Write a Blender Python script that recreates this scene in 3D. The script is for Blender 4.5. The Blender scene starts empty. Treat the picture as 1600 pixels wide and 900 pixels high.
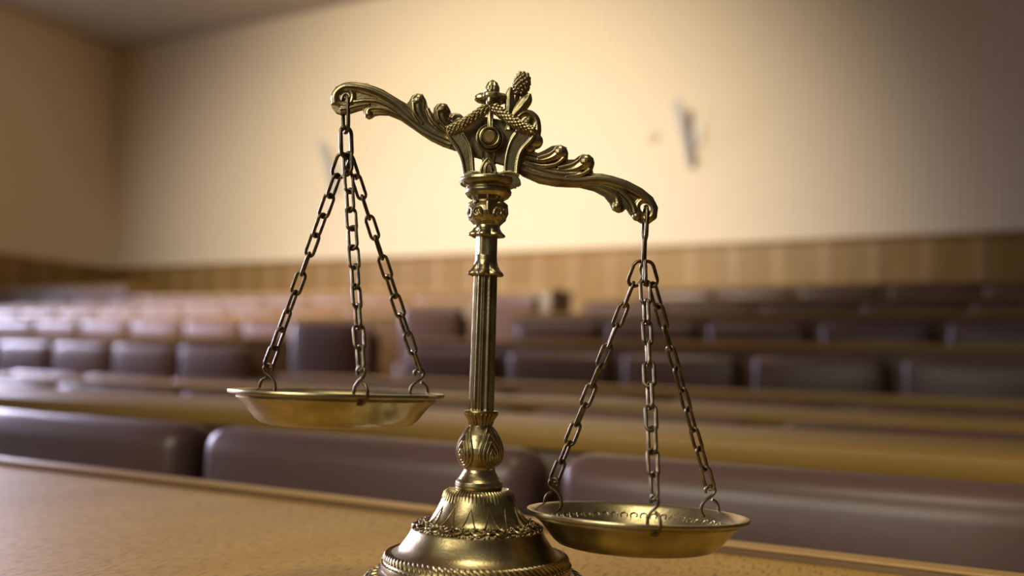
import bpy, bmesh, math, random
from mathutils import Vector, Matrix, Quaternion
random.seed(7)
PI = math.pi
C = bpy.context.scene.collection
SC = bpy.context.scene

# ---------------------------------------------------------------- camera
F = 1500.0                      # focal length in pixels of the 1600x900 frame
YAW, PITCH, ROLL = math.radians(29.6), math.radians(1.2), math.radians(1.8)
SHIFT = 104.0 / 1600.0
CAM = Vector((0.0, 0.0, 0.83))
R = Matrix.Rotation(YAW, 3, 'Z') @ Matrix.Rotation(PI/2 + PITCH, 3, 'X') @ Matrix.Rotation(ROLL, 3, 'Z')
cd = bpy.data.cameras.new('camera')
cam = bpy.data.objects.new('camera', cd); C.objects.link(cam)
cam.matrix_world = Matrix.Translation(CAM) @ R.to_4x4()
cd.sensor_width = 36.0
cd.lens = F / 1600.0 * 36.0
cd.shift_y = SHIFT
cd.clip_start = 0.02
cd.dof.use_dof = True
cd.dof.focus_distance = 0.585
cd.dof.aperture_fstop = 3.5
SC.camera = cam

# ---------------------------------------------------------------- world, lights, exposure
SC.view_settings.view_transform = 'Standard'
SC.view_settings.look = 'None'
SC.view_settings.gamma = 1.0
SC.view_settings.use_curve_mapping = False
SC.view_settings.exposure = 0.0
w = bpy.data.worlds.new('world'); SC.world = w; w.use_nodes = True
w.node_tree.nodes['Background'].inputs[0].default_value = (1.0, 0.86, 0.66, 1)
w.node_tree.nodes['Background'].inputs[1].default_value = 0.04

def light(name, kind, loc, target, energy, color, **kw):
    d = bpy.data.lights.new(name, kind); d.energy = energy; d.color = color
    for k, v in kw.items(): setattr(d, k, v)
    o = bpy.data.objects.new(name, d); C.objects.link(o)
    o.location = loc
    o.rotation_euler = (Vector(target) - Vector(loc)).to_track_quat('-Z', 'Y').to_euler()
    return o
DAY = (0.75, 0.72, 1.0)
WARM = (1.0, 0.80, 0.50)
# daylight entering through the tall windows of the side wall
for i, y in enumerate((0.2, 2.8, 5.4)):
    light('window_daylight', 'AREA', (-10.6, y, 2.75), (0, y - 2.2, 0.9), (45, 95, 120)[i], DAY, shape='RECTANGLE', size=1.7, size_y=2.6, spread=math.radians(75))
light('window_sunbeam', 'SPOT', (-10.5, 1.6, 3.3), (-7.0, 5.4, 1.1), 1100, (0.72, 0.70, 1.0), spot_size=math.radians(58), spot_blend=1.0, shadow_soft_size=0.5)  # added cool spot that brightens the seats on the corner side
# added fill on the scale: side spot, front spot, broad soft area
light('window_sunbeam', 'SPOT', (-10.4, 0.65, 2.9), (-0.31, 0.50, 0.90), 1900, (1.0, 0.91, 0.98), spot_size=math.radians(4.4), spot_blend=0.8, shadow_soft_size=1.2)
light('ceiling_spot', 'SPOT', (-0.75, -1.3, 2.2), (-0.31, 0.50, 0.84), 26, (1.0, 0.92, 0.76), spot_size=math.radians(19), spot_blend=0.8, shadow_soft_size=0.38)
light('ceiling_panel', 'AREA', (-0.9, -1.7, 2.1), (-0.36, 0.50, 0.88), 5.5, (1.0, 0.93, 0.76), shape='RECTANGLE', size=2.2, size_y=1.5, spread=math.radians(48))
# added spots without fixtures: for the back wall, front desk and seats
light('ceiling_spot', 'SPOT', (-4.2, 1.5, 4.4), (-5.4, 8.4, 1.60), 2900, (1.0, 0.87, 0.70), spot_size=math.radians(78), spot_blend=1.0, shadow_soft_size=0.5)
light('ceiling_spot', 'SPOT', (-0.25, 0.25, 2.7), (-0.16, 0.58, 0.69), 62, (1.0, 0.86, 0.60), spot_size=math.radians(36), spot_blend=1.0, shadow_soft_size=0.38)
light('ceiling_spot', 'SPOT', (-2.9, 2.6, 4.75), (-2.9, 3.3, 0.9), 260, WARM, spot_size=math.radians(72), spot_blend=1.0, shadow_soft_size=0.25)

# ---------------------------------------------------------------- materials
def mat(name, col, rough=0.5, metal=0.0, var=None, scale=8.0, stretch=(1, 1, 1), bump=0.0, bump_scale=None, spec=0.5, rvar=0.0, coat=0.0, detail=4.0, lo=0.35, hi=0.65):
    m = bpy.data.materials.new(name); m.use_nodes = True
    nt = m.node_tree; N = nt.nodes; L = nt.links; b = N['Principled BSDF']
    b.inputs['Base Color'].default_value = (*col, 1)
    b.inputs['Roughness'].default_value = rough
    b.inputs['Metallic'].default_value = metal
    b.inputs['Specular IOR Level'].default_value = spec
    b.inputs['Coat Weight'].default_value = coat
    tc = N.new('ShaderNodeTexCoord'); mp = N.new('ShaderNodeMapping')
    mp.inputs['Scale'].default_value = stretch
    L.new(tc.outputs['Object'], mp.inputs['Vector'])
    nz = N.new('ShaderNodeTexNoise'); nz.inputs['Scale'].default_value = scale; nz.inputs['Detail'].default_value = detail
    L.new(mp.outputs[0], nz.inputs['Vector'])
    if var:
        cr = N.new('ShaderNodeValToRGB')
        cr.color_ramp.elements[0].position = lo; cr.color_ramp.elements[1].position = hi
        cr.color_ramp.elements[0].color = (*var, 1); cr.color_ramp.elements[1].color = (*col, 1)
        L.new(nz.outputs['Fac'], cr.inputs[0]); L.new(cr.outputs[0], b.inputs['Base Color'])
    if rvar:
        mr = N.new('ShaderNodeMapRange'); mr.inputs['To Min'].default_value = rough + rvar; mr.inputs['To Max'].default_value = rough - rvar
        L.new(nz.outputs['Fac'], mr.inputs['Value']); L.new(mr.outputs[0], b.inputs['Roughness'])
    if bump:
        n2 = N.new('ShaderNodeTexNoise'); n2.inputs['Scale'].default_value = bump_scale or scale * 3; n2.inputs['Detail'].default_value = 3
        L.new(mp.outputs[0], n2.inputs['Vector'])
        bp = N.new('ShaderNodeBump'); bp.inputs['Strength'].default_value = bump; bp.inputs['Distance'].default_value = 0.001
        L.new(n2.outputs['Fac'], bp.inputs['Height']); L.new(bp.outputs[0], b.inputs['Normal'])
    return m

BRASS = mat('antique_brass', (0.48, 0.405, 0.22), 0.31, 1.0, var=(0.22, 0.168, 0.078), scale=70, rvar=0.12, bump=0.10, bump_scale=700, detail=6)
PANB = mat('pan_brass', (0.52, 0.46, 0.27), 0.31, 1.0, var=(0.34, 0.28, 0.145), scale=55, rvar=0.10, bump=0.1, bump_scale=400, detail=6)
CHAIN = mat('chain_bronze', (0.19, 0.145, 0.08), 0.36, 1.0, var=(0.09, 0.068, 0.036), scale=150, rvar=0.1)
SEAT = mat('mauve_leather', (0.140, 0.078, 0.064), 0.36, 0.0, var=(0.115, 0.062, 0.050), scale=3, bump=0.15, bump_scale=60)
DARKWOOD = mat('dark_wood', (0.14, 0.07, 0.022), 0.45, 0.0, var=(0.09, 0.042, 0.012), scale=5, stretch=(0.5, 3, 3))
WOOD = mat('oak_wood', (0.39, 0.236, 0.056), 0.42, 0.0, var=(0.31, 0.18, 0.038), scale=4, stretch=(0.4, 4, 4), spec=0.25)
RIM_SHADE = mat('rim_side_wood', (0.20, 0.105, 0.03), 0.45, 0.0, var=(0.14, 0.07, 0.02), scale=6, stretch=(0.5, 3, 3))  # darker copy of the rim wood, shade of its front face painted in
RIMW = mat('rim_wood', (0.52, 0.32, 0.105), 0.40, 0.0, var=(0.44, 0.26, 0.08), scale=4, stretch=(0.4, 4, 4))
PANEL = mat('panel_wood', (0.29, 0.168, 0.032), 0.5, 0.0, var=(0.23, 0.13, 0.022), scale=2.5, stretch=(3, 3, 0.4))
BATTEN = mat('panel_batten', (0.36, 0.235, 0.09), 0.5, 0.0, var=(0.33, 0.19, 0.07), scale=2.5, stretch=(3, 3, 0.4))
FLOORM = mat('floor_boards', (0.16, 0.09, 0.04), 0.5, 0.0, var=(0.11, 0.06, 0.025), scale=3, stretch=(0.4, 4, 1))
CEIL = mat('ceiling_paint', (0.55, 0.50, 0.44), 0.9, 0.0, var=(0.52, 0.47, 0.41), scale=2)
GREY = mat('grey_metal', (0.50, 0.50, 0.50), 0.5, 0.0, var=(0.44, 0.44, 0.44), scale=12)
WHITE = mat('white_plastic', (0.74, 0.71, 0.64), 0.5, 0.0, var=(0.70, 0.66, 0.58), scale=12)
CREAMP = mat('cream_plastic', (0.60, 0.50, 0.35), 0.5, 0.0, var=(0.55, 0.46, 0.32), scale=12)
GLASS = mat('window_glass', (0.75, 0.80, 0.95), 0.05, 0.0, var=(0.70, 0.76, 0.92), scale=2)
_g = GLASS.node_tree.nodes['Principled BSDF']      # panes glowing with the daylight outside
_g.inputs['Transmission Weight'].default_value = 0.9
_g.inputs['Emission Color'].default_value = (0.78, 0.80, 1.0, 1); _g.inputs['Emission Strength'].default_value = 0.8

def wallpaper():
    m = mat('cream_wallpaper', (0.80, 0.66, 0.44), 0.85, 0.0)
    nt = m.node_tree; N = nt.nodes; L = nt.links; b = N['Principled BSDF']
    tc = N['Texture Coordinate'] if 'Texture Coordinate' in N else N.new('ShaderNodeTexCoord')
    wv = N.new('ShaderNodeTexWave'); wv.wave_type = 'BANDS'; wv.bands_direction = 'DIAGONAL' if False else 'X'
    wv.inputs['Scale'].default_value = 5.2; wv.inputs['Distortion'].default_value = 0.0
    L.new(tc.outputs['Object'], wv.inputs['Vector'])
    cr = N.new('ShaderNodeValToRGB')
    cr.color_ramp.elements[0].position = 0.15; cr.color_ramp.elements[1].position = 0.55
    cr.color_ramp.elements[0].color = (0.69, 0.575, 0.40, 1); cr.color_ramp.elements[1].color = (0.82, 0.71, 0.52, 1)
    L.new(wv.outputs['Fac'], cr.inputs[0]); L.new(cr.outputs[0], b.inputs['Base Color'])
    return m
WALLP = wallpaper()

def desk_wood():
    # pale beech with short dark flecks
    m = mat('beech_desk', (0.50, 0.285, 0.085), 0.55, 0.0, spec=0.18)
    nt = m.node_tree; N = nt.nodes; L = nt.links; b = N['Principled BSDF']
    tc = [n for n in N if n.type == 'TEX_COORD'][0]
    def noise(scale, st, lo, hi, detail=2):
        mp = N.new('ShaderNodeMapping'); mp.inputs['Scale'].default_value = st; mp.inputs['Rotation'].default_value = (0, 0, math.radians(38))
        L.new(tc.outputs['Object'], mp.inputs['Vector'])
        n = N.new('ShaderNodeTexNoise'); n.inputs['Scale'].default_value = scale; n.inputs['Detail'].default_value = detail
        L.new(mp.outputs[0], n.inputs['Vector'])
        mr = N.new('ShaderNodeMapRange'); mr.inputs['From Min'].default_value = lo; mr.inputs['From Max'].default_value = hi
        L.new(n.outputs['Fac'], mr.inputs['Value'])
        return mr.outputs[0]
    fl = noise(430, (1, 0.20, 1), 0.53, 0.66)
    br = noise(9, (1, 0.25, 1), 0.3, 0.7, 5)
    m1 = N.new('ShaderNodeMix'); m1.data_type = 'RGBA'
    m1.inputs[6].default_value = (0.46, 0.272, 0.055, 1); m1.inputs[7].default_value = (0.57, 0.35, 0.080, 1)
    L.new(br, m1.inputs[0])
    m2 = N.new('ShaderNodeMix'); m2.data_type = 'RGBA'
    m2.inputs[7].default_value = (0.29, 0.145, 0.03, 1)
    L.new(fl, m2.inputs[0]); L.new(m1.outputs[2], m2.inputs[6])
    L.new(m2.outputs[2], b.inputs['Base Color'])
    return m
DESKW = desk_wood()

# ---------------------------------------------------------------- mesh helpers
class MB:
    def __init__(s): s.v = []; s.f = []; s.mi = []; s.cur = 0
    def add(s, vs, fs):
        o = len(s.v); s.v += [tuple(v) for v in vs]; s.f += [[i + o for i in f] for f in fs]; s.mi += [s.cur] * len(fs)
    def box(s, x0, x1, y0, y1, z0, z1):
        vs = [(x, y, z) for z in (z0, z1) for y in (y0, y1) for x in (x0, x1)]
        s.add(vs, [[0, 2, 3, 1], [4, 5, 7, 6], [0, 1, 5, 4], [2, 6, 7, 3], [0, 4, 6, 2], [1, 3, 7, 5]])
    def rbox(s, x0, x1, y0, y1, z0, z1, r, seg=3):
        bm = bmesh.new(); bmesh.ops.create_cube(bm, size=1)
        for v in bm.verts:
            v.co = Vector(((x0+x1)/2 + v.co.x*(x1-x0), (y0+y1)/2 + v.co.y*(y1-y0), (z0+z1)/2 + v.co.z*(z1-z0)))
        bmesh.ops.bevel(bm, geom=bm.edges[:], offset=r, segments=seg, profile=0.5, affect='EDGES')
        s.bm(bm)
    def bm(s, bm):
        bm.verts.index_update()
        s.add([v.co.copy() for v in bm.verts], [[v.index for v in f.verts] for f in bm.faces]); bm.free()
    def sphere(s, c, r, rot=None, u=14, v=9):
        r = (r, r, r) if not hasattr(r, '__len__') else r
        vs = []; fs = []
        for j in range(1, v):
            t = PI * j / v
            for i in range(u):
                a = 2*PI*i/u
                vs.append(Vector((math.sin(t)*math.cos(a)*r[0], math.sin(t)*math.sin(a)*r[1], math.cos(t)*r[2])))
        vs += [Vector((0, 0, r[2])), Vector((0, 0, -r[2]))]
        n = len(vs)
        for j in range(v-2):
            for i in range(u):
                k = (i+1) % u
                fs.append([j*u+i, (j+1)*u+i, (j+1)*u+k, j*u+k])
        for i in range(u):
            k = (i+1) % u
            fs.append([n-2, i, k]); fs.append([n-1, (v-2)*u+k, (v-2)*u+i])
        if rot is not None: vs = [rot @ q for q in vs]
        c = Vector(c)
        s.add([q + c for q in vs], fs)
    def tube(s, pts, rad, seg=10, closed=False, flat=None, up=None):
        pts = [Vector(p) for p in pts]; n = len(pts)
        rad = rad if hasattr(rad, '__len__') else [rad]*n
        tang = []
        for i in range(n):
            a = pts[(i-1) % n] if (closed or i > 0) else pts[i]
            b = pts[(i+1) % n] if (closed or i < n-1) else pts[i]
            tang.append((b-a).normalized())
        nrm = Vector(up) if up else (Vector((0, 1, 0)) if abs(tang[0].y) < 0.9 else Vector((1, 0, 0)))
        nrm = (nrm - nrm.dot(tang[0])*tang[0]).normalized()
        vs = []
        for i in range(n):
            t = tang[i]
            nrm = (nrm - nrm.dot(t)*t).normalized(); bi = t.cross(nrm)
            for k in range(seg):
                a = 2*PI*k/seg
                f1 = flat if flat else 1.0
                vs.append(pts[i] + nrm*math.cos(a)*rad[i]*f1 + bi*math.sin(a)*rad[i])
        fs = []
        for i in range(n if closed else n-1):
            j = (i+1) % n
            for k in range(seg):
                l = (k+1) % seg
                fs.append([i*seg+k, i*seg+l, j*seg+l, j*seg+k])
        if not closed:
            fs.append(list(range(seg))[::-1]); fs.append([(n-1)*seg+k for k in range(seg)])
        s.add(vs, fs)
    def lathe(s, prof, seg=64, mod=None, c=(0, 0), close=False):
        vs = []; fs = []
        for r, z in prof:
            for i in range(seg):
                a = 2*PI*i/seg
                q = r * (mod(a, z) if mod else 1.0)
                vs.append((c[0]+q*math.cos(a), c[1]+q*math.sin(a), z))
        m = len(prof)
        for j in range(m if close else m-1):
            j2 = (j+1) % m
            for i in range(seg):
                k = (i+1) % seg
                fs.append([j*seg+i, j*seg+k, j2*seg+k, j2*seg+i])
        if not close:
            fs.append(list(range(seg))[::-1]); fs.append([(m-1)*seg+i for i in range(seg)])
        s.add(vs, fs)
    def prism(s, poly, y0, y1):
        # poly: list of (x, z); extruded along y
        bm = bmesh.new()
        vs = [bm.verts.new((x, y0, z)) for x, z in poly]
        f = bm.faces.new(vs)
        r = bmesh.ops.extrude_face_region(bm, geom=[f])
        for e in r['geom']:
            if isinstance(e, bmesh.types.BMVert): e.co.y = y1
        bmesh.ops.recalc_face_normals(bm, faces=bm.faces[:])
        s.bm(bm)
    def mesh(s, name):
        me = bpy.data.meshes.new(name); me.from_pydata(s.v, [], s.f); me.update(); return me
    def build(s, name, mats, parent=None, smooth=40):
        me = s.mesh(name)
        mats = mats if isinstance(mats, (list, tuple)) else [mats]
        for m in mats: me.materials.append(m)
        if len(mats) > 1: me.polygons.foreach_set('material_index', s.mi)
        bm = bmesh.new(); bm.from_mesh(me); bmesh.ops.recalc_face_normals(bm, faces=bm.faces[:]); bm.to_mesh(me); bm.free()
        if smooth:
            me.polygons.foreach_set('use_smooth', [True]*len(me.polygons))
            me.set_sharp_from_angle(angle=math.radians(smooth))
        o = bpy.data.objects.new(name, me); C.objects.link(o)
        if parent: o.parent = parent
        return o

def cast(mb, name, m, parent, voxel, iters, factor=0.5):
    """overlapping shapes fused into one cast-metal surface"""
    me = mb.mesh('raw')
    bm = bmesh.new(); bm.from_mesh(me); bmesh.ops.recalc_face_normals(bm, faces=bm.faces[:]); bm.to_mesh(me); bm.free()
    t = bpy.data.objects.new('raw', me); C.objects.link(t)
    r = t.modifiers.new('r', 'REMESH'); r.mode = 'VOXEL'; r.voxel_size = voxel
    if iters:
        q = t.modifiers.new('s', 'SMOOTH'); q.iterations = iters; q.factor = factor
    dg = bpy.context.evaluated_depsgraph_get()
    out = bpy.data.meshes.new_from_object(t.evaluated_get(dg))
    bpy.data.objects.remove(t); bpy.data.meshes.remove(me)
    out.name = name
    out.materials.clear(); out.materials.append(m)
    out.polygons.foreach_set('use_smooth', [True]*len(out.polygons))
    o = bpy.data.objects.new(name, out); C.objects.link(o); o.parent = parent
    return o

def tag(o, label=None, cat=None, group=None, kind=None):
    if label: o['label'] = label
    if cat: o['category'] = cat
    if group: o['group'] = group
    if kind: o['kind'] = kind
    return o
def empty(name, loc, rz=0.0, parent=None):
    o = bpy.data.objects.new(name, None); C.objects.link(o); o.location = loc; o.rotation_euler = (0, 0, rz)
    o.empty_display_size = 0.05
    if parent: o.parent = parent
    return o
def smoothpath(pts, n=6):
    """Catmull-Rom through tuples of any length"""
    out = []
    P_ = [pts[0]] + list(pts) + [pts[-1]]
    for i in range(1, len(P_)-2):
        a, b, c, d = P_[i-1], P_[i], P_[i+1], P_[i+2]
        for k in range(n):
            t = k/n
            out.append(tuple(0.5*((2*b[j]) + (-a[j]+c[j])*t + (2*a[j]-5*b[j]+4*c[j]-d[j])*t*t + (-a[j]+3*b[j]-3*c[j]+d[j])*t**3) for j in range(len(b))))
    out.append(tuple(pts[-1]))
    return out

# ================================================================ THE ROOM
YB = 8.42           # back wall
XL = -10.95         # side wall with the windows
ZC = 4.98           # ceiling height
FLOORS = {5: 0.24, 6: 0.43, 7: 0.60, 8: 0.76}
def Yrow(k): return 0.955 + 0.932*(k-1)

m = MB(); m.box(XL-0.2, 3.4, -3.4, YB+0.2, -0.12, 0.0); tag(m.build('floor', FLOORM, smooth=0), kind='structure')
for k in (5, 6, 7, 8):
    m = MB(); y0 = Yrow(k-1) + 0.075
    m.box(XL+0.002, 3.3, y0, YB-0.05 if k == 8 else Yrow(k)+0.0745, 0.001, FLOORS[k])
    tag(m.build('floor_step', FLOORM, smooth=0), kind='structure')
m = MB(); m.box(XL-0.2, 3.4, YB, YB+0.2, 0.0, ZC); tag(m.build('wall_back', WALLP, smooth=0), kind='structure')
# side wall with three tall window openings nearer the camera
m = MB()
ya = -3.4
for yc in (0.2, 2.8, 5.4):
    m.box(XL-0.2, XL, ya, yc-0.9, 0.0, ZC)
    m.box(XL-0.2, XL, yc-0.9, yc+0.9, 0.0, 1.4); m.box(XL-0.2, XL, yc-0.9, yc+0.9, 4.1, ZC)
    ya = yc+0.9
m.box(XL-0.2, XL, ya, YB, 0.0, ZC)
side = m.build('wall_left', WALLP, smooth=0); tag(side, kind='structure')
for i, yc in enumerate((0.2, 2.8, 5.4)):
    r = empty('window_%d' % (i+1), (XL-0.1, yc, 1.4)); tag(r, kind='structure')
    m = MB()
    for a, b, c, d in ((-0.9, -0.82, 0, 2.7), (0.82, 0.9, 0, 2.7), (-0.82, 0.82, 0, 0.08), (-0.82, 0.82, 2.62, 2.7), (-0.03, 0.03, 0.08, 2.62), (-0.82, -0.03, 1.75, 1.81), (0.03, 0.82, 1.75, 1.81)):
        m.box(-0.04, 0.04, a, b, c, d)
    m.build('window_frame', WHITE, r, smooth=0)
    m = MB(); m.box(-0.005, 0.005, -0.82, 0.82, 0.08, 2.62); m.build('window_pane', GLASS, r, smooth=0)
m = MB(); m.box(XL-0.2, 3.4, -3.4, YB+0.2, ZC, ZC+0.15); tag(m.build('ceiling', CEIL, smooth=0), kind='structure')
# wainscot: wide boards, paler battens, a cap rail
ZW = 2.075
def wainscot(name, length, place, phase):
    m = MB()
    m.cur = 0; m.box(0, length, -0.025, 0, 0.001, ZW-0.035)
    m.cur = 1
    x = phase
    while x < length-0.09:
        m.box(x, x+0.09, -0.032, -0.025, 0.001, ZW-0.035); x += 0.396
    m.cur = 0
    m.rbox(0, length, -0.05, 0, ZW-0.035, ZW, 0.008, 2)
    o = m.build(name, [PANEL, BATTEN], smooth=30); place(o); tag(o, kind='structure')
L1 = 3.3 - XL
def pl1(o): o.location = (XL, YB-0.0005, 0)
wainscot('trim_1', L1, pl1, (-2.57 - XL) % 0.396)
def pl2(o): o.location = (XL+0.0005, -3.4, 0); o.rotation_euler = (0, 0, PI/2)
m = MB()
m.cur = 0; m.box(0, YB+3.34, -0.025, 0, 0.001, 1.36)
m.box(9.9, YB+3.34, -0.025, 0, 1.36, ZW-0.035)
m.cur = 1
x = 0.1
while x < YB+3.2:
    m.box(x, x+0.09, -0.032, -0.025, 0.001, 1.36 if x < 9.9 else ZW-0.035); x += 0.396
m.cur = 0; m.rbox(9.9, YB+3.34, -0.05, 0, ZW-0.035, ZW, 0.008, 2)
o = m.build('trim_2', [PANEL, BATTEN], smooth=30); pl2(o); tag(o, kind='structure')

# ================================================================ FRONT DESK
ZD = CAM.z - 0.137
YE = 0.776
desk = empty('front_desk', (-0.6, 0.45, 0.0))
tag(desk, 'light brown wooden front desk with a raised rim under the brass scale', 'desk')
def dl(m, *a): m.rbox(a[0]+0.6, a[1]+0.6, a[2]-0.45, a[3]-0.45, a[4], a[5], a[6], 2)
m = MB(); dl(m, -3.3, 1.6, 0.10, YE-0.0225, ZD-0.028, ZD, 0.002); m.build('desktop', DESKW, desk, smooth=30)
m = MB(); dl(m, -3.3, 1.6, YE-0.022, YE, ZD-0.03, ZD+0.0045, 0.0008); m.build('rim_rail', RIM_SHADE, desk, smooth=30)
m = MB(); dl(m, -3.3, 1.6, YE-0.0225, YE+0.0005, ZD+0.0046, ZD+0.0078, 0.0015); m.build('rim_cap', RIMW, desk, smooth=30)
m = MB(); dl(m, -3.2, 1.5, 0.14, 0.165, 0.08, ZD-0.028, 0.003); m.build('front_panel', WOOD, desk, smooth=30)
for x in (-3.2, -0.9, 1.47):
    m = MB(); dl(m, x, x+0.03, 0.17, 0.70, 0.001, ZD-0.028, 0.003); m.build('side_panel', WOOD, desk, smooth=30)

# ================================================================ DESK ROWS
ORD = ['', 'first', 'second', 'third', 'fourth', 'fifth', 'sixth', 'seventh', 'eighth', 'ninth', 'tenth', 'eleventh', 'twelfth', 'thirteenth', 'fourteenth', 'fifteenth', 'sixteenth', 'seventeenth', 'eighteenth', 'nineteenth', 'twentieth']
DTOP = {2: -0.066, 3: -0.060, 4: -0.030, 5: 0.161, 6: 0.35, 7: 0.51, 8: 0.68}
def bench_desk(k, x0, x1, label, drop=0.0, top=None):
    y0 = Yrow(k-1) + 0.078
    fz = FLOORS.get(k, 0.0)
    zt = CAM.z + (DTOP[k] if top is None else top) - drop
    cx = (x0+x1)/2
    r = empty('bench_desk', (cx, y0+0.2, fz)); tag(r, label, 'desk', 'rows of wooden desks')
    def b(m, X0, X1, Y0, Y1, Z0, Z1, rad=0.004): m.rbox(X0-cx, X1-cx, Y0-0.2, Y1-0.2, Z0-fz, Z1-fz, rad, 2)
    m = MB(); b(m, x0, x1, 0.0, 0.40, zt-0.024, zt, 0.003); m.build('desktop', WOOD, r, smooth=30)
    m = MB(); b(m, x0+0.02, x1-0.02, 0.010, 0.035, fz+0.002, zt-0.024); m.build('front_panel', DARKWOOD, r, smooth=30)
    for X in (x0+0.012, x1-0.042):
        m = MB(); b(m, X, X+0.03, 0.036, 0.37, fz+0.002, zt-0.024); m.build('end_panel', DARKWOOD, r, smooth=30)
AX0, AX1 = -3.42, -2.735        # aisle
for k in (2, 3):
    bench_desk(k, -7.2, 2.2, 'long wooden desk of the %s row, running unbroken across the room' % ORD[k])
for k in (4, 5, 6, 7, 8):
    bench_desk(k, AX1, 2.4, 'wooden desk of the %s row on the lowered pan side of the aisle' % ORD[k])
    bench_desk(k, -10.6 if k < 8 else -8.33, AX0, 'wooden desk of the %s row on the corner side of the aisle' % ORD[k], 0.05 if k == 4 else 0)
bench_desk(8, -10.7, -8.37, 'short taller oak desk in the room corner behind the last seats', 0, 0.80)

# ================================================================ SEATS
def pad_mesh(wd, ht, th, bulge, r):
    m = MB(); m.rbox(-wd/2, wd/2, -th/2, th/2, -ht/2, ht/2, r, 5)
    bm = bmesh.new(); bm.from_mesh(m.mesh('t'))
    bmesh.ops.subdivide_edges(bm, edges=[e for e in bm.edges if e.calc_length() > 0.12], cuts=5, use_grid_fill=True)
    for v in bm.verts:
        fx = max(0, 1-(2*v.co.x/wd)**2); fz = max(0, 1-(2*v.co.z/ht)**2)
        if v.co.y < 0: v.co.y -= bulge*math.sqrt(fx*fz)
    q = MB(); q.bm(bm); return q
def make_seat(wd, ht, name):
    r = empty(name, (0, 0, 0))
    q = pad_mesh(wd, ht, 0.075, 0.018, 0.034); b = q.build('backrest', SEAT, r, smooth=60)
    q = pad_mesh(wd-0.04, 0.38, 0.06, 0.012, 0.028); c = q.build('seat_cushion', SEAT, r, smooth=60)
    c.location = (0, -0.09, 0.53); c.rotation_euler = (math.radians(-8), 0, 0)
    m = MB(); m.rbox(-wd/2+0.03, wd/2-0.03, 0.036, 0.05, 0.30, 0.70, 0.004, 1)
    m.rbox(-wd/2+0.06, wd/2-0.06, -0.03, 0.036, 0.30, 0.36, 0.006, 1)
    s = m.build('back_board', DARKWOOD, r, smooth=30)
    m = MB(); m.rbox(-0.03, 0.03, -0.02, 0.045, 0.012, 0.31, 0.006, 1); m.rbox(-0.11, 0.11, -0.06, 0.05, 0.001, 0.013, 0.004, 1)
    m.build('pedestal', GREY, r, smooth=30)
    return r
protos = {}
def seat(x, k, ztop, label, wd=0.505, ht=0.44, name='padded_seat', group='mauve padded seats in rows', dy=0.0, fl=None):
    fz = FLOORS.get(k, 0.0) if fl is None else fl
    key = (round(wd, 3), ht, name)
    if key not in protos:
        r = make_seat(wd, ht, name); protos[key] = r
    else:
        src = protos[key]; r = src.copy(); C.objects.link(r)
        for ch in src.children:
            c = ch.copy(); C.objects.link(c); c.parent = r
    r.location = (x, Yrow(k) + 0.005 + dy, fz)
    for ch in r.children:
        if ch.name.startswith('backrest'): ch.location = (0, 0, CAM.z + ztop - fz - ht/2)
        if ch.name.startswith('seat_cushion'): ch.location = (0, -0.10, CAM.z + ztop - fz - ht - 0.06)
    tag(r, label, 'seat', group)
    return r
STOP = {1: -0.083, 2: -0.074, 3: -0.058, 4: 0.106, 5: 0.293, 6: 0.448, 7: 0.635}
PHASE = {1: 0.078, 2: 0.078, 3: 0.060, 4: 0.055, 5: 0.116, 6: 0.143, 7: 0.15}
# first row, behind the front desk
FIRST = ['padded seat of the first row showing only its edge beyond the raised pan',
         'mauve padded seat of the first row, below the raised pan at the desk rim end',
         'mauve padded seat of the first row, behind the column of the brass scale',
         'broad dark mauve padded seat of the first row, behind the lowered pan',
         'dark padded seat of the first row, past the one behind the lowered pan']
for i in range(5):
    seat(-0.472 - 0.539*(3-i) + 0.256 - 0.539*0, 1, STOP[1], FIRST[i], wd=0.512)
for k in (2, 3):
    x = PHASE[k] + 0.55; xs = []
    lim = -1.576*Yrow(k) - 0.3
    while x > lim: xs.append(x); x -= 0.55
    xs.reverse()
    for i, x in enumerate(xs):
        seat(x + 0.256, k, STOP[k], 'mauve padded seat, %s along the %s row counting from the room corner side' % (ORD[i+1], ORD[k]))
for k in (4, 5, 6, 7):
    n = 0
    x0 = PHASE[k]
    while x0 - 0.55 > AX1 - 0.02: x0 -= 0.55
    x = x0; n = 1
    while x < 0.7:
        seat(x + 0.256, k, STOP[k], 'mauve padded seat, %s from the aisle in the %s row, lowered pan side' % (ORD[n], ORD[k]))
        x += 0.55; n += 1
    if k < 7:
        seat(-3.19, k, STOP[k] + (0.13 if k == 4 else 0.09), 'tall mauve padded seat ending the %s row at the aisle' % ORD[k], wd=0.42, ht=0.46, name='aisle_seat', group='tall seats at the aisle', dy=-0.03)
    n = 1
    x = {4: -3.735, 5: -3.66, 6: -3.60, 7: -3.60}[k]
    lim = max(-1.6*Yrow(k) - 0.4, -10.3)
    while x > lim:
        seat(x - 0.256, k, STOP[k], 'mauve padded seat, %s from the aisle in the %s row, room corner side' % (ORD[n], ORD[k]))
        x -= 0.55; n += 1
for i in range(4):
    seat(-8.37 - 0.28 - 0.55*i, 8, 0.79, 'mauve padded seat, %s from the free end of the short corner row' % ORD[i+1], dy=0.3)

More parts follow.
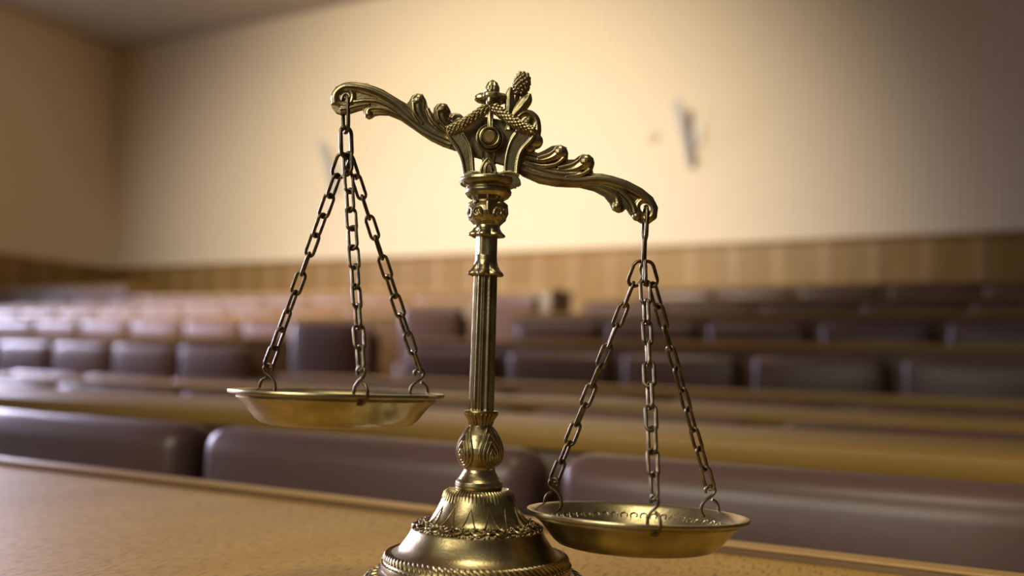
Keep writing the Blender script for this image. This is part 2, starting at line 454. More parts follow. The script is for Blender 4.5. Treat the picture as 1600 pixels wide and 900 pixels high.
# ================================================================ WALL FITTINGS
def wall_bracket(x, z, label, s=1.0):
    r = empty('wall_lamp', (x, YB-0.001, z)); tag(r, label, 'wall lamp', 'wall lamps on the cream wall')
    m = MB(); m.rbox(0.0, 0.085*s, -0.03*s, 0, -0.08*s, 0.10*s, 0.01, 2); m.build('wall_mount', WHITE, r, smooth=30)
    m = MB(); m.tube([(0.03*s, -0.025*s, 0), (-0.05*s, -0.12*s, 0)], 0.014*s, 10); m.build('bracket_arm', WHITE, r)
    m = MB(); m.rbox(-0.032*s, 0.032*s, -0.03*s, 0.03*s, -0.30*s, 0.30*s, 0.012, 2)
    o = m.build('lamp_bar', GREY, r, smooth=30); o.location = (-0.05*s, -0.14*s, 0.0); o.rotation_euler = (math.radians(19), math.radians(-9), 0)
wall_bracket(-2.93, 3.07, 'grey slanted wall lamp bar on a white mount, above the lowered pan')
wall_bracket(-7.10, 3.10, 'grey slanted wall lamp bar half hidden behind the chains of the raised pan')
r = MB(); r.lathe([(0.062, 0), (0.062, 0.012), (0.05, 0.022), (0.0, 0.022)], 32)
o = r.build('wall_fitting', CREAMP, smooth=30); o.location = (-3.335, YB-0.001, 3.10); o.rotation_euler = (PI/2, 0, 0)
tag(o, 'small round tan fitting on the cream wall beside the slanted wall lamp', 'wall fitting')

# ================================================================ BRASS BALANCE SCALE
RH = Vector((math.cos(YAW), math.sin(YAW), 0)); FH = Vector((-math.sin(YAW), math.cos(YAW), 0))
SY = math.radians(3.0)
def ray(px, py):
    d = Vector(((px-800)/F, -(py-450-SHIFT*1600)/F, -1.0))
    return R @ d
# where the axis of the foot meets the desk
_d = ray(742.5, 936); BASE = CAM + _d * ((ZD - CAM.z)/_d.z)
AXX = RH*math.cos(SY) - FH*math.sin(SY); AXY = Vector((-AXX.y, AXX.x, 0))
def P(px, py, d=0.0):
    """a point of the scale, read off the photograph, on the upright plane d metres behind its axis"""
    r = ray(px, py); o = CAM - BASE
    t = (d - o.dot(AXY)) / r.dot(AXY)
    q = o + r*t
    return Vector((q.dot(AXX), d, q.z))
U = (P(761, 500) - P(760, 500)).x        # size of one pixel at the scale
scale = empty('balance_scale', BASE, math.atan2(AXX.y, AXX.x))
tag(scale, 'antique brass balance scale with two hanging pans on the front desk', 'balance scale')
def axis(y): return 766.5 - (y-300)*0.0345
def zy(y): return P(axis(y), y).z
def prof(lst): return [(h*U, zy(y)) for h, y in lst]
AX0x = P(axis(700), 700).x
# the post stands on the axis of the foot (x = 0)
def PX(px, py, d=0.0):
    q = P(px, py, d*U); return q

# ---- foot
m = MB()
base_prof = [(176, 936), (178, 925), (176, 912), (169, 903), (160, 896), (150, 893), (146, 890), (147, 884), (144, 877), (141, 870), (134, 864),
             (124, 860), (117, 852), (110, 842), (105, 834), (102.5, 828), (100, 824), (94, 820), (84, 817), (77, 813), (71, 806), (65.5, 797), (60.5, 788), (56.5, 779), (54, 772), (51, 767), (44, 764), (30, 763), (0.5, 763)]
pr = [(a, max(b, 0.0)) for a, b in [(h*U, zy(y)) for h, y in base_prof]]
pr[0] = (pr[0][0], 0.0)
def foot_mod(a, z): return 1.0
m.lathe(pr, 144)
def on_ring(h, y, a, lift=0.0): return Vector(((h+lift)*U*math.cos(a), (h+lift)*U*math.sin(a), zy(y)))
# rope of slanted leaves round the shoulder ring
n = 92
for i in range(n):
    a = 2*PI*i/n; da = 0.060
    p0 = on_ring(132, 863, a-da); p1 = on_ring(139.5, 866.5, a); p2 = on_ring(144, 874, a+da*0.7)
    m.tube(smoothpath([tuple(p0), tuple(p1), tuple(p2)], 3), [U*x for x in (0.9, 1.9, 2.5, 2.7, 2.5, 2.0, 1.1)], 7)
    m.sphere(on_ring(146, 878, a+0.04), 1.8*U, u=8, v=6)
# scrolling foliage on the upper ledge
rnd = random.Random(3)
n = 34
for i in range(n):
    a = 2*PI*i/n
    c = on_ring(91, 818.5, a)
    ct = Vector((-math.sin(a), math.cos(a), 0)); cr_ = Vector((math.cos(a), math.sin(a), -0.35)).normalized()
    pts = [c + (ct*math.cos(t)*1.0 + cr_*math.sin(t))*U*(6.5-0.75*t) for t in [k*0.5*(1 if i % 2 else -1) for k in range(13)]]
    m.tube([q+Vector((0, 0, 1.5*U)) for q in pts], 1.7*U, 6)
    m.sphere(on_ring(100, 824, a+PI/n), (2.6*U, 2.6*U, 2.2*U), u=8, v=6)
    m.sphere(on_ring(82, 815, a+PI/n)+Vector((0, 0, U)), (2.4*U, 2.4*U, 2.4*U), u=8, v=6)
    m.sphere(on_ring(90, 818, a+PI/n)+Vector((0, 0, 1.5*U)), (2.2*U, 2.2*U, 2.2*U), u=8, v=6)
for i in range(110):
    a = 2*PI*i/110 + rnd.uniform(-0.02, 0.02)
    m.sphere(on_ring(99+rnd.uniform(-4, 3), 823.5+rnd.uniform(-2, 1.5), a), U*rnd.uniform(1.6, 3.0), u=7, v=5)
    m.sphere(on_ring(86+rnd.uniform(-6, 6), 817+rnd.uniform(-1.5, 1), a)+Vector((0, 0, U)), U*rnd.uniform(1.5, 2.6), u=7, v=5)
# tall pointed leaves lying on the bell
n = 14
for i in range(n):
    a = 2*PI*(i+0.3)/n
    for sgn in (-1, 1):
        pts = [on_ring(60.5+0.4, 788, a), on_ring(66, 797, a+sgn*0.05), on_ring(72, 806.5, a+sgn*0.09), on_ring(80, 814.5, a+sgn*0.14)]
        m.tube(smoothpath([tuple(p) for p in pts], 3), [U*(0.5+0.10*k) for k in range(10)], 6)
# ragged fringe round the top of the bell
n = 60
for i in range(n):
    a = 2*PI*i/n
    l = 5+rnd.random()*6
    m.tube([on_ring(46, 764.5, a), on_ring(53, 769.5, a+0.02), on_ring(54.5+l*0.33, 771+l, a+0.03)], [1.6*U, 1.9*U, 0.7*U], 6)
# foliage round the lowest step
n = 46
for i in range(n):
    a = 2*PI*i/n
    for k, (h0, y0, h1, y1) in enumerate(((152, 893, 166, 902), (160, 897, 174, 911), (169, 903, 177, 918))):
        da = (0.045 if k % 2 else -0.045)
        p0 = on_ring(h0, y0, a+k*0.04); p1 = on_ring((h0+h1)/2+2, (y0+y1)/2-1, a+k*0.04+da*0.7); p2 = on_ring(h1, y1, a+k*0.04+da*1.6)
        m.tube(smoothpath([tuple(p0), tuple(p1), tuple(p2)], 3), [U*x for x in (1.2, 2.2, 2.9, 3.0, 2.7, 2.0, 1.2)], 6)
for v in range(len(m.v)):
    if m.v[v][2] < 0.0002: m.v[v] = (m.v[v][0], m.v[v][1], 0.0002)
foot = m.build('foot', BRASS, scale, smooth=50)

# ---- post: collar disc, leafy bulb, fluted shaft, knop
XC = lambda y: P(axis(y), y).x
m = MB()
m.lathe(prof([(8, 764), (30, 765.5), (36, 763), (37.4, 758), (36.5, 752), (32.5, 748), (29, 743), (25.5, 737), (24.5, 733), (25, 729), (29, 724), (33, 716), (34.3, 708), (33.5, 699), (30.5, 689), (26, 679), (21, 671), (17.5, 665), (17.5, 660), (20, 654), (24.5, 648), (26.7, 645), (26.2, 642), (21, 641), (8, 640)]), 72)
# four embossed leaves on the bulb, nested like feathers
def bulb_r(y):
    T = [(25, 729), (29, 724), (33, 716), (34.3, 708), (33.5, 699), (30.5, 689), (26, 679), (21, 671), (17.5, 665)]
    for (r0, y0), (r1, y1) in zip(T, T[1:]):
        if y1 <= y <= y0: return r0 + (r1-r0)*(y0-y)/(y0-y1)
    return T[0][0] if y > 729 else T[-1][0]
for q in range(4):
    ac = -PI/2 + PI/4 - 0.10 + q*PI/2
    for k, (wd, ytop, ybot) in enumerate(((0.80, 667, 729), (0.58, 677, 726), (0.37, 689, 722), (0.19, 701, 718))):
        pts = []
        for j in range(25):
            t = 2*PI*j/24
            yc = ybot - (ybot-ytop)*(0.5-0.5*math.cos(t))
            wv = wd*math.sin(t)*(0.72+0.32*math.cos(t))
            pts.append(on_ring(bulb_r(yc)+1.3, yc, ac + wv))
        m.tube(pts[:-1], 2.3*U, 6, closed=True)
    m.sphere(on_ring(34.5, 711, ac), (4*U, 4*U, 5.5*U), u=8, v=6)
    for j in range(-2, 3):
        m.tube([on_ring(17.3, 664, ac+0.28*j), on_ring(19.8, 655, ac+0.28*j), on_ring(26, 646.5, ac+0.28*j)], [1.6*U, 1.9*U, 1.5*U], 6)
# fluted shaft
FL = lambda a, z: 1.0 - 0.135*(0.5-0.5*math.cos(12*a))**0.7
m.lathe(prof([(20.5, 643), (19.9, 638)] + [(19.9 - 1.5*k/10, 638-21*k) for k in range(1, 11)] + [(18.0, 424)]), 144, FL)
m.lathe(prof([(17.8, 430), (17.2, 420), (16.9, 400), (16.8, 372), (17.5, 360), (18, 352)]), 96, lambda a, z: 1.0 - 0.10*(0.5-0.5*math.cos(6*a))**0.7)
def lobes(y0, y1, n, amp, ph):
    z0, z1 = zy(y0), zy(y1)
    def f(a, z):
        t = min(1, max(0, (z-z0)/(z1-z0)))
        return 1.0 + amp*t*(abs(math.cos(n*(a-ph)/2))-0.55)
    return f
m.lathe(prof([(10, 396), (16.9, 400), (17.4, 408), (18.4, 415), (21, 421.5), (24.5, 426), (25.6, 429), (23.5, 431.5), (19, 431), (10, 430)]), 96, lobes(408, 428, 6, 0.34, 0.35))
m.lathe(prof([(10, 350), (20, 352), (20, 357), (22, 362), (25.6, 366.5), (26, 369), (23, 370.5), (18, 369.5), (10, 369)]), 96, lobes(354, 367, 6, 0.36, 0.35))
# knop of curled leaves and the moulded cap
m.lathe(prof([(17, 356), (21, 352), (26, 347), (29.5, 340), (30, 333), (28, 325), (24, 318), (23, 315), (26, 312.5), (32, 309), (36, 304), (36.8, 300), (35, 296), (34.5, 294), (38, 292.5), (44, 290), (46, 285), (45, 281), (41, 279), (30, 278), (5, 278)]), 72)
for i in range(4):
    a = 2*PI*(i+0.5)/4 + 0.1
    m.sphere(on_ring(21.5, 336, a), (11.5*U, 11.5*U, 13*U))
    for k0, sc in ((1, 1), (-1, 1)):
        pts = [on_ring(32.5-0.9*q, 336-9.5*math.sin(t)*(1-0.10*t), a+k0*(0.22+0.24*math.cos(t)*(1-0.10*t))) for q, t in [(abs(k-6)*0.6, k*0.6-0.8) for k in range(12)]]
        m.tube(pts, 2.3*U, 6)
    m.tube([on_ring(20, 314, a+PI/4), on_ring(27.5, 321, a+PI/4), on_ring(29, 333, a+PI/4), on_ring(25, 346, a+PI/4)], [3.0*U, 4.4*U, 4*U, 2.4*U], 8)
    m.sphere(on_ring(26, 320, a), (5*U, 5*U, 4*U), u=8, v=6)
# keep the post on its own (barely leaning) axis
post = cast(m, 'post', BRASS, scale, 0.5*U, 1, 0.3)

# ---- crown: two lyre-shaped cheeks holding the pivot
def poly(pts, d=0.0, n=4):
    sp = smoothpath([(float(a), float(b)) for a, b in pts], n)
    return [(P(a, b, d).x, P(a, b, d).z) for a, b in sp]
m = MB()
left_bar = [(697, 199), (700, 213), (713, 233), (721, 252), (725, 270), (728, 282), (743, 282), (741, 262), (739, 240), (734, 222), (726, 208), (714, 200)]
right_bar = [(838, 205), (833, 215), (818, 232), (811, 252), (809, 270), (806, 282), (788, 282), (787, 262), (790, 240), (796, 220), (806, 206), (822, 200)]
for sgn in (-1, 1):
    for bar in (left_bar, right_bar):
        m.prism(poly(bar, sgn*14*U), sgn*9*U, sgn*21*U)
        # raised borders of each bar
    for pts in (((699, 203), (703, 215), (716, 234), (723, 253), (727, 279)), ((724, 208), (733, 224), (737.5, 241), (739, 262), (740, 279)),
                ((836, 208), (829, 219), (815, 235), (809, 253), (807, 279)), ((807, 208), (798, 222), (792, 241), (789.5, 262), (790, 279))):
        m.tube([P(a, b, sgn*20*U) for a, b in smoothpath(pts, 5)], 3.0*U, 8)
    # foot rail and the small upright leaf between the bars
    m.prism(poly(((727, 276), (745, 272), (767, 270), (788, 272), (808, 276), (811, 290), (767, 292), (724, 290)), sgn*14*U), sgn*8*U, sgn*24*U)
    m.tube([P(a, b, sgn*22*U) for a, b in smoothpath(((725, 275), (740, 270), (752, 272), (767, 276), (782, 272), (796, 270), (811, 275)), 5)], 3.2*U, 8)
    m.sphere(P(763, 265, sgn*20*U), (11*U, 6*U, 18*U))
    for sg2 in (-1, 1):
        m.tube([P(763+sg2*a, b, sgn*25*U) for a, b in smoothpath(((1, 247), (7, 254), (11, 264), (12, 277)), 4)], 2.0*U, 6)
        m.tube([P(763+sg2*a, b, sgn*25.5*U) for a, b in smoothpath(((0.5, 254), (4, 261), (5, 270), (5, 279)), 4)], 1.5*U, 6)
    # drop from the apex to the pivot
    m.tube([P(766, 166, sgn*18*U), P(766, 184, sgn*20*U), P(766.5, 200, sgn*20*U)], [6*U, 4.2*U, 5*U], 10)
    m.tube([P(763, 172, sgn*21*U), P(763, 200, sgn*23*U)], [1.6*U, 2*U], 6)
    m.tube([P(769.5, 172, sgn*21*U), P(769.5, 200, sgn*23*U)], [1.6*U, 2*U], 6)
# short bridges between the two cheeks
for a, b in ((701, 203), (833, 206)):
    m.tube([P(a+2, b, -16*U), P(a+2, b, 16*U)], 5*U, 10)
m.prism(poly(((728, 281), (806, 281), (806, 291), (728, 291)), 0, 1), -20*U, 20*U)
crown = cast(m, 'crown', BRASS, scale, 0.55*U, 2, 0.4)
# swags of laurel
m = MB(); rr = random.Random(5)
for sgn in (-1, 1):
    for A, Bp, sag in (((702, 204), (763, 167), -3), ((772, 168), (834, 206), -4)):
        N_ = 17
        cl = []
        for i in range(N_+1):
            t = i/N_
            cl.append(P(A[0]+(Bp[0]-A[0])*t, A[1]+(Bp[1]-A[1])*t - sag*math.sin(PI*t), sgn*(20+5*math.sin(PI*t))*U))
        m.tube(cl, [U*(6.2 if 0 < i < N_ else 5) for i in range(N_+1)], 10)
        ax = (cl[-1]-cl[0]).normalized()
        fl = -1 if Bp[0] < 768 else 1
        for i in range(N_):
            for k in range(7):
                a = 2*PI*k/7 + i*0.45
                side = ax.cross(Vector((0, 1, 0))).normalized()
                o = Vector((0, 1, 0))*math.cos(a) + side*math.sin(a)
                q = Matrix((( *ax,), (*o,), (*ax.cross(o),))).transposed()
                tilt = Matrix.Rotation(0.5*fl, 3, ax.cross(o))
                m.sphere(cl[i] + o*6.4*U + ax*rr.uniform(-1, 1)*U, (4.4*U, 1.9*U, 2.3*U), rot=tilt @ q, u=8, v=6)
sw = cast(m, 'laurel_swag', BRASS, crown, 0.45*U, 0)
# bud finial with petals at the apex
m = MB()
z0 = P(768, 150).z; ax_x = P(769, 150).x
m.lathe([(h*U, P(769, y).z) for h, y in ((4, 176), (8, 170), (8.5, 163), (8, 156), (9.5, 149), (11, 142), (10, 136), (6.5, 130), (2.5, 126), (0.3, 124.5))], 32, lambda a, z: 1.0+0.12*math.cos(4*a+PI), c=(ax_x, 0))
m.lathe([(h*U, P(769, y).z) for h, y in ((3, 168), (11, 164), (17, 161), (22, 159.5), (25.5, 156.5), (25, 152), (20, 148), (14, 146.5), (8, 145), (3, 142))], 96, lambda a, z: 1.0 + 0.13*math.cos(4*a) - 0.05*math.cos(8*a), c=(ax_x, 0))
for i in range(4):
    a = 2*PI*i/4
    m.tube([(ax_x + h*U*math.cos(a), h*U*math.sin(a), P(769, y).z) for h, y in ((6, 145), (14, 147), (21, 149.5), (26, 154))], [1.4*U, 2.2*U, 2.6*U, 1.8*U], 6)
    m.tube([(ax_x + h*U*math.cos(a), h*U*math.sin(a), P(769, y).z) for h, y in ((1, 125.5), (6.5, 130), (9.8, 137), (10, 144))], [0.8*U, 1.6*U, 1.8*U, 1.4*U], 6)
m.sphere((ax_x, -22*U, P(769, 147).z), 3.2*U)
for sgn in (-1, 1):
    m.sphere((ax_x-1*U, sgn*22*U, P(768, 164).z), (6*U, 4*U, 9*U))
    m.tube([(ax_x, sgn*6*U, P(768, 160).z), (ax_x, sgn*20*U, P(768, 168).z)], [8*U, 8*U], 10)
m.tube([P(769, 168, -22*U), P(769, 168, 22*U)], 6*U, 10)
fin = cast(m, 'bud_finial', BRASS, crown, 0.45*U, 1, 0.4)
# pivot boss with its bolt head
pc = P(767, 220)
def disc(h, y0, y1, chamf):
    q = MB(); q.lathe([(0.01*U, y0), (h-chamf, y0), (h, y0+chamf), (h, y1-chamf), (h-chamf, y1), (0.01*U, y1)], 48)
    q.v = [(pc.x+a, c, pc.z+b) for a, b, c in q.v]; return q
m = MB()
for y0, y1, h, ch in ((-22*U, 22*U, 21.5*U, 9*U), (-26*U, 26*U, 13*U, 2.5*U)):
    q = disc(h, y0, y1, ch); m.add(q.v, q.f)
m.tube([P(766, 192, 0), P(766.5, 222, 0), P(765, 246, 0), P(764, 262, 0)], [10*U, 15*U, 13*U, 9*U], 12)
for r_, t_, y_ in ((14.5, 1.8, -25.5), (20.5, 1.8, -17.5)):
    for sg in (1, -1):
        m.tube([(pc.x+r_*U*math.cos(k*PI/20), sg*y_*U, pc.z+r_*U*math.sin(k*PI/20)) for k in range(40)], t_*U, 8, closed=True)
hub = m.build('pivot_boss', BRASS, crown, smooth=40)
m = disc(9.8*U, -29.5*U, 29.5*U, 1.5*U); m.build('bolt_head', mat('bolt_brass', (0.30, 0.21, 0.08), 0.42, 1.0, var=(0.2, 0.14, 0.05), scale=120), crown, smooth=40)

# ---- beam
m = MB()
left_out = [(713, 236), (692, 229), (673, 220), (649, 204), (625, 187.5), (607, 180), (592, 179.5), (585, 181), (580, 184.5), (575, 186), (570, 182), (568.5, 176), (567, 171), (558, 173.5), (551, 176), (541, 179), (533, 179.5), (525, 177), (519, 169), (516.5, 159), (519, 148), (526, 137), (538, 131), (553, 128.5), (575, 131.5), (599, 141), (620, 154), (636, 163), (640, 158), (644, 151), (652, 147), (661, 148), (666, 157), (668, 166), (677, 179), (678, 170), (684, 163.5), (692, 162), (699, 164), (704, 173), (706, 180), (716, 186), (730, 200), (735, 230)]
right_out = [(800, 222), (819, 231), (830, 236), (841, 240), (850, 236), (862, 229), (875, 227), (885, 231), (888, 240), (887, 250), (897, 250), (904, 245), (911, 241.5), (920, 242), (927, 248), (929, 256), (926, 266), (927, 271.5), (940, 272), (957, 275.5), (980, 283), (1003, 295), (1020, 309), (1028, 325), (1026, 341), (1014, 350), (1001, 348.5), (991, 342), (984, 335), (978, 326), (973, 331), (966, 332.5), (957, 328), (952, 317), (944, 307), (928, 298.5), (906, 293), (869, 291.5), (842, 286.5), (817, 275.5), (800, 262)]
HL, HR = (539, 152), (1008.5, 325)
def pp(pts, d=0.0): return [(P(a, b, d).x, P(a, b, d).z) for a, b in pts]
for out in (left_out, right_out):
    for g, dd in ((0, 5.0), ):
        m.prism(pp(out), -dd*U, dd*U)
m.prism(pp(((705, 190), (740, 180), (790, 190), (825, 225), (830, 268), (800, 262), (740, 245), (700, 228))), -6*U, 6*U)
def rib(pts, radii, n=5, dep=3.5, both=True, seg=10):
    sp = smoothpath([(a, b, r) for (a, b), r in zip(pts, radii)], n)
    for sgn in ((-1, 1) if both else (-1,)):
        m.tube([P(a, b, sgn*dep*U) for a, b, r in sp], [r*U for a, b, r in sp], seg)
def ball(c, r, dep=3.0, sq=1.0):
    for sgn in (-1, 1): m.sphere(P(c[0], c[1], sgn*dep*U), (r*U, r*sq*U, r*U))
# left arm
rib(((524, 163), (525, 148), (537, 137.5), (554, 136.5), (577, 141), (601, 151), (624, 166), (648, 188), (676, 208), (708, 222)), (6.5, 7, 7, 7.5, 8, 8, 8, 7.5, 7, 6.5), dep=4)
rib(((553, 160), (570, 158), (592, 160), (614, 170), (640, 190), (668, 211), (705, 228)), (3.5, 4.5, 5, 5, 5, 5.5, 5.5), dep=5)
rib(((575, 179), (577, 172), (587, 170), (604, 172), (622, 180), (646, 198)), (5.5, 5, 4.6, 4.2, 3.8, 3), dep=5)
ball((576, 179.5), 6.5, 4)
rib(((532, 172), (545, 170), (560, 166), (578, 163)), (5.5, 5, 4.2, 3), dep=5)
ball((654.5, 158.5), 11, 4)
rib(((654.5, 160), (657, 176), (668, 194), (688, 209), (710, 218)), (10, 8, 6, 5, 4), dep=4)
rib(((646, 160), (648, 176), (660, 194)), (3.4, 3.4, 2.6), dep=11)
rib(((668, 170), (676, 188), (690, 202), (710, 212)), (3.6, 4.2, 4, 3.4), dep=7)
ball((692, 172.5), 10.5, 4)
rib(((692, 174), (695, 187), (705, 200), (720, 208)), (9.5, 8, 6, 5), dep=4)
rib(((684, 172), (686, 187), (697, 200)), (3, 3, 2.4), dep=10)
ball((708, 184), 5, 4)
# right arm
rib(((812, 264), (842, 275), (876, 281), (905, 283), (932, 281), (960, 285), (986, 295), (1006, 307), (1019, 323), (1018, 338), (1006, 343)), (6, 7.5, 8, 8, 8, 8, 8, 8, 8, 7, 6), dep=4)
rib(((818, 256), (848, 267), (882, 273), (910, 271)), (4.5, 5, 5, 3.6), dep=7)
rib(((905, 290), (932, 291), (952, 298), (963, 309), (966, 321)), (3, 4.2, 5, 5.6, 6.4), dep=5)
ball((965, 323), 8.5, 4)
rib(((935, 285), (962, 294), (978, 306), (988, 320), (992, 334)), (3, 4, 4.6, 5, 5.4), dep=6)
ball((995, 338), 7.5, 4)
ball((875.5, 239), 11.5, 4)
rib(((874, 240), (860, 248), (842, 251), (820, 244)), (10, 7.5, 5.5, 4.5), dep=4)
rib(((882, 246), (868, 257), (846, 260), (820, 253)), (3.4, 3.6, 3.4, 3), dep=9)
rib(((868, 234), (856, 242), (840, 246)), (3, 3, 2.4), dep=10)
ball((915.5, 254), 12, 4)
rib(((914, 256), (900, 264), (880, 267), (850, 262)), (10.5, 7.5, 5.5, 4), dep=4)
rib(((905, 250), (892, 258), (872, 262)), (3.2, 3.2, 2.6), dep=9)
rib(((922, 264), (908, 273), (884, 276)), (3.2, 3.4, 2.6), dep=9)
# rings round the two eyes, then the centre scrolls
for sgn in (-1, 1):
    for (hx, hy) in (HL, HR):
        m.tube([P(hx+13*math.cos(t), hy+13*math.sin(t), sgn*3.5*U) for t in [2*PI*k/24 for k in range(24)]], 5.2*U, 10, closed=True)
rib([(824+14*math.cos(t)*(1-0.06*t), 192+14*math.sin(t)*(1-0.06*t)) for t in [-2.6+k*0.55 for k in range(11)]], [5.5]*11, 3, dep=3)
ball((825, 192), 9, 2)
rib(((812, 178), (822, 176), (836, 184), (840, 198), (838, 212), (832, 226)), (5, 5.5, 6, 6, 7, 8), dep=3)
ball((836.5, 221), 12.5, 3)
ball((828, 232), 9, 3)
rib([(712+12*math.cos(t)*(1-0.06*t), 196-2+12*math.sin(t)*(1-0.06*t)) for t in [-0.5-k*0.55 for k in range(9)]], [4.5]*9, 3, dep=2)
rib(((797, 205), (800, 185), (803, 168), (806, 150)), (9, 7, 6, 7), dep=1)
beam = cast(m, 'beam', BRASS, scale, 0.55*U, 3, 0.4)
# bore the two eyes
for hx, hy in (HL, HR):
    cut = MB(); c = P(hx, hy)
    cut.lathe([(0.0001, -0.02), (8.2*U, -0.02), (8.2*U, 0.02), (0.0001, 0.02)], 28)
    cut.v = [(c.x+a, cc, c.z+b) for a, b, cc in cut.v]
    co = cut.build('bore', BRASS, scale, smooth=0); bpy.context.view_layer.update()
    md = beam.modifiers.new('bore', 'BOOLEAN'); md.operation = 'DIFFERENCE'; md.object = co; md.solver = 'EXACT'
    dg = bpy.context.evaluated_depsgraph_get()
    nm = bpy.data.meshes.new_from_object(beam.evaluated_get(dg)); beam.modifiers.clear(); old = beam.data; beam.data = nm
    bpy.data.objects.remove(co); bpy.data.meshes.remove(old)
beam.data.materials.clear(); beam.data.materials.append(BRASS)
beam.data.polygons.foreach_set('use_smooth', [True]*len(beam.data.polygons))
beam.data.polygons.foreach_set('material_index', [0]*len(beam.data.polygons))
# pinecone with its leaves, standing square on the tilted beam
m = MB()
c0, c1 = P(811, 150), P(819, 113)
axv = (c1-c0); ln = axv.length; axv.normalize()
q = Matrix.Rotation(math.atan2(axv.x, axv.z), 3, 'Y')
cen = (c0+c1)/2
m.sphere(cen, (11.5*U, 11.5*U, 19*U), rot=q, u=24, v=16)
for j in range(8):
    tt = -0.85 + 1.7*j/7
    rr_ = 11.8*math.sqrt(max(0.05, 1-tt*tt*0.92))
    n = 9 if rr_ > 7 else 6
    for i in range(n):
        a = 2*PI*(i + 0.5*(j % 2))/n
        loc = Vector((rr_*U*math.cos(a), rr_*U*math.sin(a), tt*18.5*U))
        m.sphere(cen + q @ loc, (3.3*U, 3.3*U, 3.0*U), u=8, v=6)
for (pts, rd, d) in ((((797, 186), (812, 170), (823, 156), (828, 146)), (4, 9, 9.5, 2.5), -6), (((793, 186), (796, 165), (796.5, 148), (798, 136)), (5, 7.5, 7, 2.5), -7),
                     (((797, 186), (812, 170), (823, 156), (828, 146)), (4, 9, 9.5, 2.5), 6), (((793, 186), (796, 165), (796.5, 148), (798, 136)), (5, 7.5, 7, 2.5), 7)):
    sp = smoothpath([(a, b, r) for (a, b), r in zip(pts, rd)], 5)
    m.tube([P(a, b, d*U) for a, b, r in sp], [r*U for a, b, r in sp], 10, flat=0.5, up=(0, 1, 0))
    m.tube([P(a, b, d*U*1.65) for a, b, r in sp], [1.3*U]*len(sp), 6)
pine = cast(m, 'pinecone', BRASS, beam, 0.45*U, 0)

# ---- chains
def link_mesh(pitch, wid, wr):
    """oval wire link, long axis z, ring in the xz plane"""
    a = pitch/2 + wr; b = wid/2
    pts = []
    for k in range(9): t = PI*k/8; pts.append((b*math.cos(t), 0, a-b+b*math.sin(t)))
    for k in range(9): t = PI + PI*k/8; pts.append((b*math.cos(t), 0, -(a-b)+b*math.sin(t)))
    m = MB(); m.tube(pts, wr, 8, closed=True, up=(0, 1, 0)); return m
LINKP = 34.0
lm = link_mesh(LINKP*U, 14.5*U, 2.75*U).mesh('chain_link'); lm.materials.append(CHAIN)
lm.polygons.foreach_set('use_smooth', [True]*len(lm.polygons))
pear = link_mesh(LINKP*U, 20*U, 2.8*U).mesh('chain_link'); pear.materials.append(CHAIN)
pear.polygons.foreach_set('use_smooth', [True]*len(pear.polygons))
def put_link(me, name, a, b, pitch_nominal, twist, parent, origin):
    d = b-a
    o = bpy.data.objects.new(name, me); C.objects.link(o); o.parent = parent
    o.rotation_mode = 'QUATERNION'
    dz = d.normalized(); xr = (Vector((1, 0, 0)) - dz*dz.x).normalized()
    o.rotation_quaternion = Matrix((xr, dz.cross(xr), dz)).transposed().to_quaternion() @ Quaternion((0, 0, 1), twist)
    o.location = (a+b)/2 - origin
    o.scale = (1, 1, d.length/pitch_nominal)
    return o
rt = random.Random(11)
def pan_chain(A, B, parent, hook_c, az, rimz, r_rim, start, turns, tilt=0.5):
    ch = empty('pan_chain', A, parent=parent)
    L_ = (B-A).length; n = round(L_/(LINKP*U)); st = (B-A)/n
    # the chain sags a little between its ends
    pos = [A + st*i + Vector((0, 0, -1))*math.sin(PI*i/n)*1.2*U for i in range(n+1)]
    for i in range(n):
        put_link(pear if i == 0 else lm, 'chain_link', pos[i], pos[i+1], LINKP*U, start + (i % 2)*PI/2 + turns[i % len(turns)], ch, A)
    # bent wire hook: a small eye round the last link, a wide loop through the pan rim
    rad = Vector((math.cos(az), math.sin(az), 0)); upv = Vector((0, 0, 1)); tanv = Vector((-math.sin(az), math.cos(az), 0))
    c = hook_c
    pts = []
    hp = Matrix.Rotation(tilt, 3, 'Z') @ rad
    for k in range(14):
        t = math.radians(78) - math.radians(255)*k/13
        pts.append(c + hp*math.cos(t)*14.5*U + upv*math.sin(t)*16*U)
    for u_, v_ in ((-12, 9), (-4.5, 17), (4, 23), (8, 30), (4.5, 37), (-2.5, 38.5), (-8, 33), (-7.5, 26)):
        pts.append(c + hp*u_*U + upv*v_*U)
    sp = smoothpath([tuple(p) for p in pts], 3)
    h = MB(); h.tube([Vector(p)-A for p in sp], 2.6*U, 8)
    h.build('pan_hook', CHAIN, ch, smooth=60)
    return ch

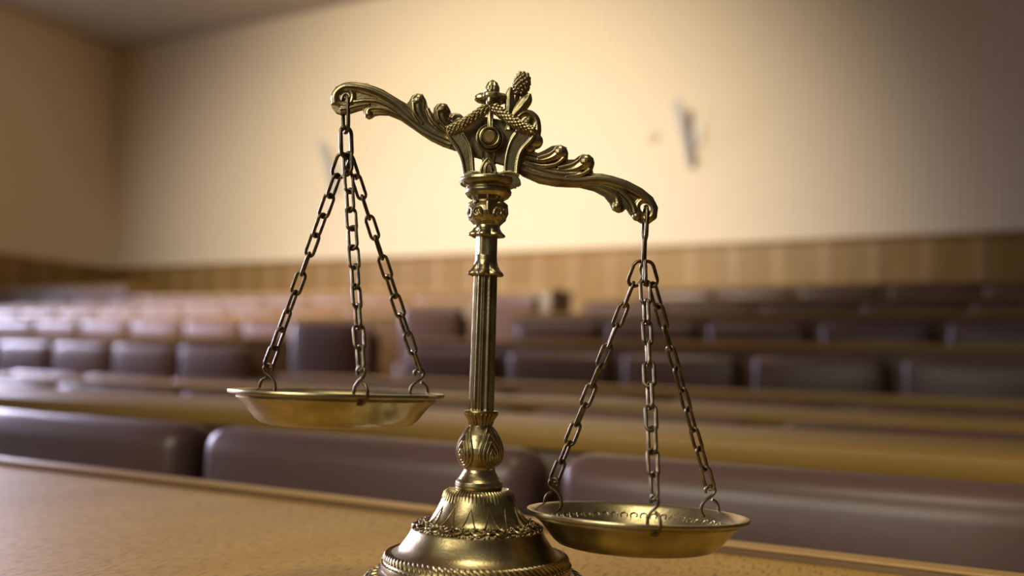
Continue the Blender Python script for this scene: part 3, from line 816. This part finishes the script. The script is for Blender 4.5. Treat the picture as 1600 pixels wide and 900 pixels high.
# ---- pans
def make_pan(cx, cy, hw, tilt_x, tilt_y):
    c = P(cx, cy)
    m = MB(); s = U*hw/167.0
    outer = [(167, -2.5), (166.5, -5.5), (163, -7), (156, -7.5), (154, -9), (154, -12), (151, -15), (144, -21), (137, -29), (131, -37), (125, -44), (117, -50), (107, -53), (60, -54), (0.2, -54)]
    inner = [(0.2, -50.5), (60, -50.5), (104, -49.5), (113, -46.5), (121, -41), (127, -34), (133, -26), (140, -18), (147, -11.5), (152, -6), (157, -2.2), (162, 0), (166, -0.4)]
    m.lathe([(r*s, z*s) for r, z in inner[::-1]] [::-1] + [(r*s, z*s) for r, z in outer] if False else [(r*s, z*s) for r, z in outer[::-1]] + [(r*s, z*s) for r, z in inner[::-1]], 128)
    o = m.build('pan', PANB, scale, smooth=40)
    o.location = c; o.rotation_euler = (tilt_x, tilt_y, 0)
    e = MB(); n = 54
    for i in range(n):
        a = 2*PI*i/n
        pts = []
        for k in range(8):
            t = -0.6 + 4.6*k/7
            u_ = 7.0*math.cos(t)*(1-0.07*k); v_ = 7.0*math.sin(t)*(1-0.07*k)
            rr_ = 138.6 + v_*0.68; zz = -19.5 + v_*0.80
            aa = a + u_/132
            pts.append((rr_*s*math.cos(aa), rr_*s*math.sin(aa), zz*s))
        e.tube(pts, 1.3*s, 6)
    e.build('embossed_border', PANB, o, smooth=60)
    return o, c
def hang(eye, hub, pc_, hw, azs, o, starts, tws):
    hg = empty('hanger_chain', P(*eye), parent=scale)
    O = P(*eye)
    e0 = P(eye[0]+0.5, eye[1]+2); e2 = P(*hub)
    mid = P(eye[0]*0.45+hub[0]*0.55, eye[1]*0.45+hub[1]*0.55)
    lk = link_mesh(40*U, 20*U, 3.4*U).mesh('hanger_link'); lk.materials.append(CHAIN); lk.polygons.foreach_set('use_smooth', [True]*len(lk.polygons))
    put_link(lk, 'hanger_link', e0, mid, 40*U, tws[0], hg, O)
    put_link(lk, 'hanger_link', mid, e2, 40*U, tws[1], hg, O)
    s = U*hw/167.0
    Rm = o.rotation_euler.to_matrix()
    for k, az in enumerate(azs):
        A = e2 + Vector((math.cos(az), math.sin(az), 0))*4.5*U
        loc = pc_ + Rm @ Vector((math.cos(az)*155*s, math.sin(az)*155*s, 1*s))
        B = loc + Vector((0, 0, 35*U))
        rr2 = random.Random(31+k+int(hw))
        pan_chain(A, B, scale, loc + Vector((0, 0, -1))*0.0, az, loc.z, 155*s, starts[k], [rr2.uniform(-0.45, 0.45) for _ in range(13)], (0.30, 0.50, -0.50)[k])
D = math.radians
p1, c1_ = make_pan(528, 611, 167, 0.0, D(-1.0) + D(1.0))
hang(HL, (541.5, 243), c1_, 167, (D(151), D(-65), D(44)), p1, (0.3, 0.9, 1.2), (D(54), D(-48)))
p2, c2_ = make_pan(995, 800, 170, D(-2.2), D(0.6))
hang(HR, (1006, 411), c2_, 170, (D(145), D(-86), D(37)), p2, (0.2, 1.3, 0.5), (D(80), D(98)))
